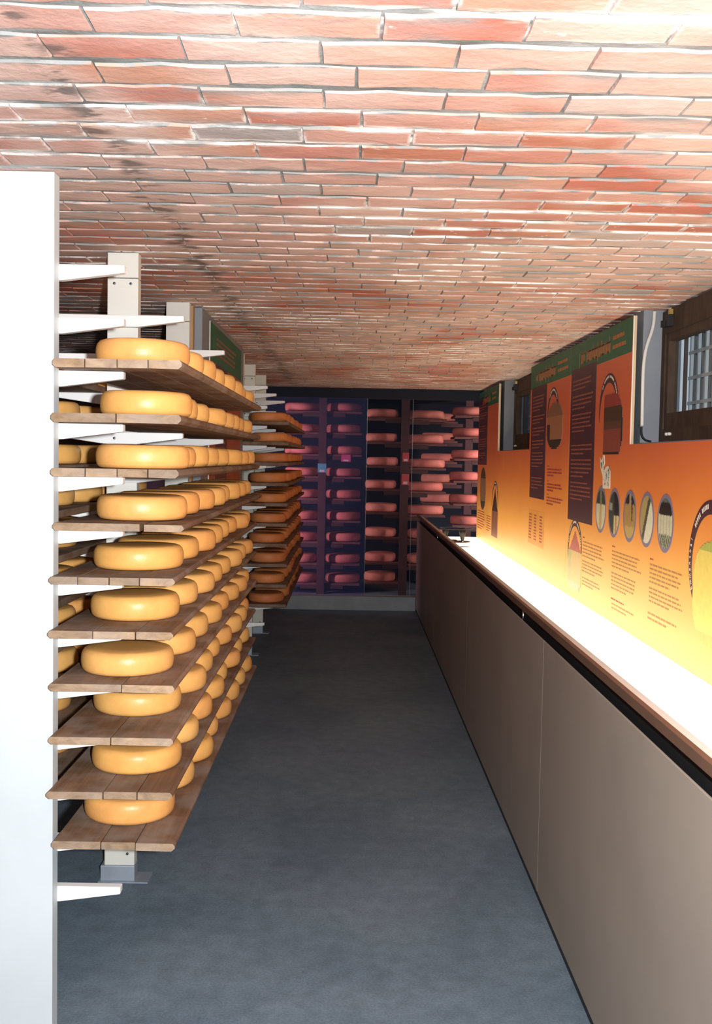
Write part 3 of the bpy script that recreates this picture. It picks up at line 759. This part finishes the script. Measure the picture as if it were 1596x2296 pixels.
window('window_2', WIN[1][0] + .002, WIN[1][1] - .002, 0)
# cables in the window notches
def cable(label, pts, r, mat):
    # smooth the polyline
    P_ = [Vector(p) for p in pts]
    for _ in range(3):
        Q = [P_[0]]
        for a, b in zip(P_, P_[1:]): Q += [a * .75 + b * .25, a * .25 + b * .75]
        P_ = Q + [P_[-1]]
    tag(MB().tube(P_, r).build('cable', M[mat], smooth=True), label, 'cable')
cable('white cable hanging down beside the panel with round photos', [(1.435, 4.93, 2.325), (1.43, 4.92, 2.25), (1.39, 4.90, 2.15), (1.378, 4.89, 2.05), (1.380, 4.89, 1.9), (1.382, 4.89, 1.78)], .0085, 'cable')
cable('thin black cable curling at the foot of the white cable', [(1.380, 4.895, 1.775), (1.382, 4.90, 1.735), (1.40, 4.90, 1.712), (1.43, 4.90, 1.706)], .005, 'black')

# ------------------------------------------------------------------ long counter
ct = thing('display_counter', 'long grey-brown counter front with dark brown cap rail along the aisle', 'counter', (0, 0, 0))
CF = .708
ys = [-1.2, 1.28, 3.674, 6.07, 8.46, YB - .06]
for a, b in zip(ys, ys[1:]): MB().box((CF, a + .0012, .028), (CF + .006, b - .0012, .954)).build('front_panel', M['panel'], ct, bevel=.0015)
MB().box((CF + .004, ys[0], 0), (CF + .029, ys[-1], .0275)).build('kick_strip', M['black'], ct)
MB().box((CF + .030, ys[0], 0), (CF + .060, ys[-1], .990)).build('gap_backing', M['black'], ct)
MB().box((CF - .006, ys[0], 1.0), (CF + .010, ys[-1], 1.026)).build('cap_rail', M['cap'], ct, bevel=.0015)
for y in (4.19, 8.38): MB().lathe([(0, .930), (.005, .930), (.005, .9995), (0, .9995)], 12, (CF + .012, y, 0)).build('spacer_pin', M['chrome'], ct, True)
lt = thing('light_table', 'long white light table with glowing opal top between counter front and posters', 'light table', (0, 0, 0))
MB().box((CF + .0615, ys[0], 0), (PXF + .054, ys[-1], .775)).build('table_body', M['white'], lt)
MB().box((CF + .062, ys[0], .7755), (PXF - .003, ys[-1], .795)).build('lit_top', M['light'], lt)
MB().box((CF + .0101, ys[0], .9905), (CF + .060, ys[-1], 1.003)).build('cap_web', M['white'], ct)
# round glass stand and labels on the lit top
st = thing('display_stand', 'small round glass stand on black tapered legs at the counter end', 'display stand', (1.06, 10.12, .795))
MB().lathe([(0, 0), (.135, 0), (.135, .006), (0, .007)], 40).build('base_disc', plain('smoked_disc', (.10, .075, .06), .3), st)
MB().lathe([(0, .128), (.175, .128), (.178, .132), (.175, .137), (0, .137)], 48).build('glass_plate', M['glass_clear'], st, True)
for (x, y) in ((.045, -.115), (-.115, .0), (.06, .10)):
    g = MB().lathe([(0, .018), (.012, .018), (.028, .09), (.034, .128), (0, .128)], 18, (x, y, 0)).build('leg', M['black'], st, True)
    MB().lathe([(0, .006), (.008, .006), (.010, .0178), (0, .0178)], 14, (x, y, 0)).build('leg_tip', M['chrome'], g, True)
for lab, x, y in (('small printed label on the lit counter behind the glass stand', 1.0, 10.36), ('small printed label on the lit counter in front of the glass stand', 1.03, 9.53)):
    t = thing('printed_label', lab, 'label', (x, y, .7952))
    MB().box((-.085, -.06, 0), (.085, .06, .001)).build('card', M['white'], t)
    m = MB(); words(m, lambda a, b, tt: (a, b, .0011 + tt), -.07, .07, -.045, .045, 3, rn, .6, .7); m.build('label_text', M['ink_teal'], t)

# ------------------------------------------------------------------ grey board with poster between the racks
gb = thing('poster_board', 'tall grey board with a green and red poster standing between the two racks', 'poster board', (0, 0, 0))
MB().box((-.885, 5.105, 0), (-.745, 7.06, 2.331)).build('grey_board', M['grey'], gb, bevel=.004)
GX = -.7415
MB().box((-.7449, 5.37, .55), (GX, 6.86, 2.30)).build('poster_sheet', plain('red_poster_print', (.34, .075, .04), .45, .15, 3), gb)
MB().box((-.7449, 5.361, .55), (GX + .0005, 5.3695, 2.30)).build('edge_strip', M['white'], gb)
def GA(y, z, t): return (GX + t, y, z)
MB().box((GX + .0001, 5.372, 2.10), (GX + .001, 6.858, 2.298)).build('green_banner', M['green'], gb)
MB().box((GX + .0001, 5.60, 1.1), (GX + .0011, 6.12, 2.10)).build('maroon_column', M['maroon'], gb)
m = MB(); words(m, lambda a, b, t: (GX + .0011 + t, a, b), 5.62, 6.6, 2.14, 2.25, 4, rn, .42); m.build('title_lettering', M['ink_rust'], gb)
m = MB(); words(m, lambda a, b, t: (GX + .0012 + t, a, b), 5.63, 6.09, 1.2, 2.05, 24, rn, .4); m.build('column_text', M['ink_rust'], gb)

# ------------------------------------------------------------------ glass wall and the room behind it
gw = bpy.data.objects.new('wall_back', None); COL.objects.link(gw); struct(gw)
MB().box((XL, YB - .10, 0), (CF - .002, YB + .06, .148)).build('kerb', M['concrete'], gw, bevel=.006)
MB().box((XL, YB - .012, .149), (.163, YB, CEIL - .101)).build('pane', M['glass_haze'], gw)
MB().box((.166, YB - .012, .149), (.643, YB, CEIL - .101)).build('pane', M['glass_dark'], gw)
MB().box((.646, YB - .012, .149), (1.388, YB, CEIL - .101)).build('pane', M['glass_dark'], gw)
for x in (.1645, .6445): MB().box((x - .0013, YB - .014, .149), (x + .0013, YB + .002, CEIL - .101)).build('pane_joint', plain('pane_edge', (.25, .33, .36), .3), gw)
BB = MB().box((-.20, -.23, -.025), (.20, .23, 0)).mesh('shelf_board', M['rack_brown'], bevel=.004)
ZL = [2.15, 1.90, 1.645, 1.385, 1.125, .865, .613, .357, .121]
cols = [(-.585, 12.3, ZL, 'between dark rack and teal card post', 0),
        (-.085, 12.3, ZL, 'between teal card post and pane joint', 0),
        (.345, 11.55, [2.062, 1.794, 1.527, 1.27, 1.012, .733, .454, .234], 'between pane joint and red card post', 1),
        (.84, 11.55, [2.05, 1.78, 1.51, 1.25, .99, .72, .44], 'beyond red card post, over counter end', 1),
        (1.33, 11.6, [2.10, 1.865, 1.62, 1.375, 1.12, .88], 'in the corner by the orange poster', 2),
        (1.06, 12.5, [2.06, 1.83, 1.58, 1.33, 1.09], 'deep in the corner', 3)]
def back_post(x, y, label):
    t = thing('rack_post', label, 'post', (x, y, 0), 'rack posts behind the glass'); MB().box((-.045, 0, 0), (.045, .05, CEIL - .002)).build('upright', M['rack_dark'], t)
    return t
PO = [back_post(-.338, 12.02, 'brown rack post behind the glass carrying a teal card'),
      back_post(.590, 11.27, 'brown rack post behind the glass carrying two red cards'),
      back_post(1.60, 11.32, 'brown rack post behind the glass in the corner by the orange poster'),
      back_post(1.40, 12.22, 'brown rack post deep in the corner behind the glass')]
for ci, (cx, cy, zs, where, pi) in enumerate(cols):
    px = PO[pi].location.x; py = PO[pi].location.y
    for i, z in enumerate(zs):
        dx = U(-.012, .012); bx = cx + (.025 if ci == 2 else .01)
        xa, xb = sorted((px - .045 if bx > px else px + .045, bx)); 
        MB().box((xa - px, .051, z - .0255 - .04), (xb - px, .08, z - .0258)).build('arm', M['rack_dark'], PO[pi])
        o = link('shelf_board', BB, None, (bx, cy + .008, z - .0005)); tag(o, 'small brown board behind glass, %s, %s down' % (where, ORD[i]), 'shelf board', 'shelf boards behind the glass')
        o = link('cheese_wheel', CHB[(i + ci) % 3], None, (cx + dx, cy + U(-.01, .01), z), U(0, 6.28))
        if ci == 2: o.scale = (.86, .86, .95)
        tag(o, 'large pinkish wheel behind glass, %s, %s down' % (where, ORD[i]), 'cheese', 'large cheese wheels behind the glass')
def card(label, mat, x, y, z, w_, h):
    t = thing('card', label, 'card', (x, y, z)); MB().box((-w_, -.003, 0), (w_, 0, h)).build('card_sheet', M[mat], t)
    MB().box((-w_ * .55, -.0036, h * .08), (w_ * .55, -.0031, h * .3)).build('white_patch', M['ink_white'], t)
card('teal card fixed on the rack post behind the hazy blue pane', 'tag_teal', -.338, 12.019, 1.43, .05, .105)
card('pink card hanging from a shelf board behind the hazy blue pane', 'tag_pink', -.06, 12.068, 1.56, .055, .085)
card('upper red card on the rack post behind the tinted pane', 'tag_red', .600, 11.269, 1.575, .036, .10)
card('lower red card on the rack post behind the tinted pane', 'tag_red', .600, 11.269, 1.32, .042, .12)
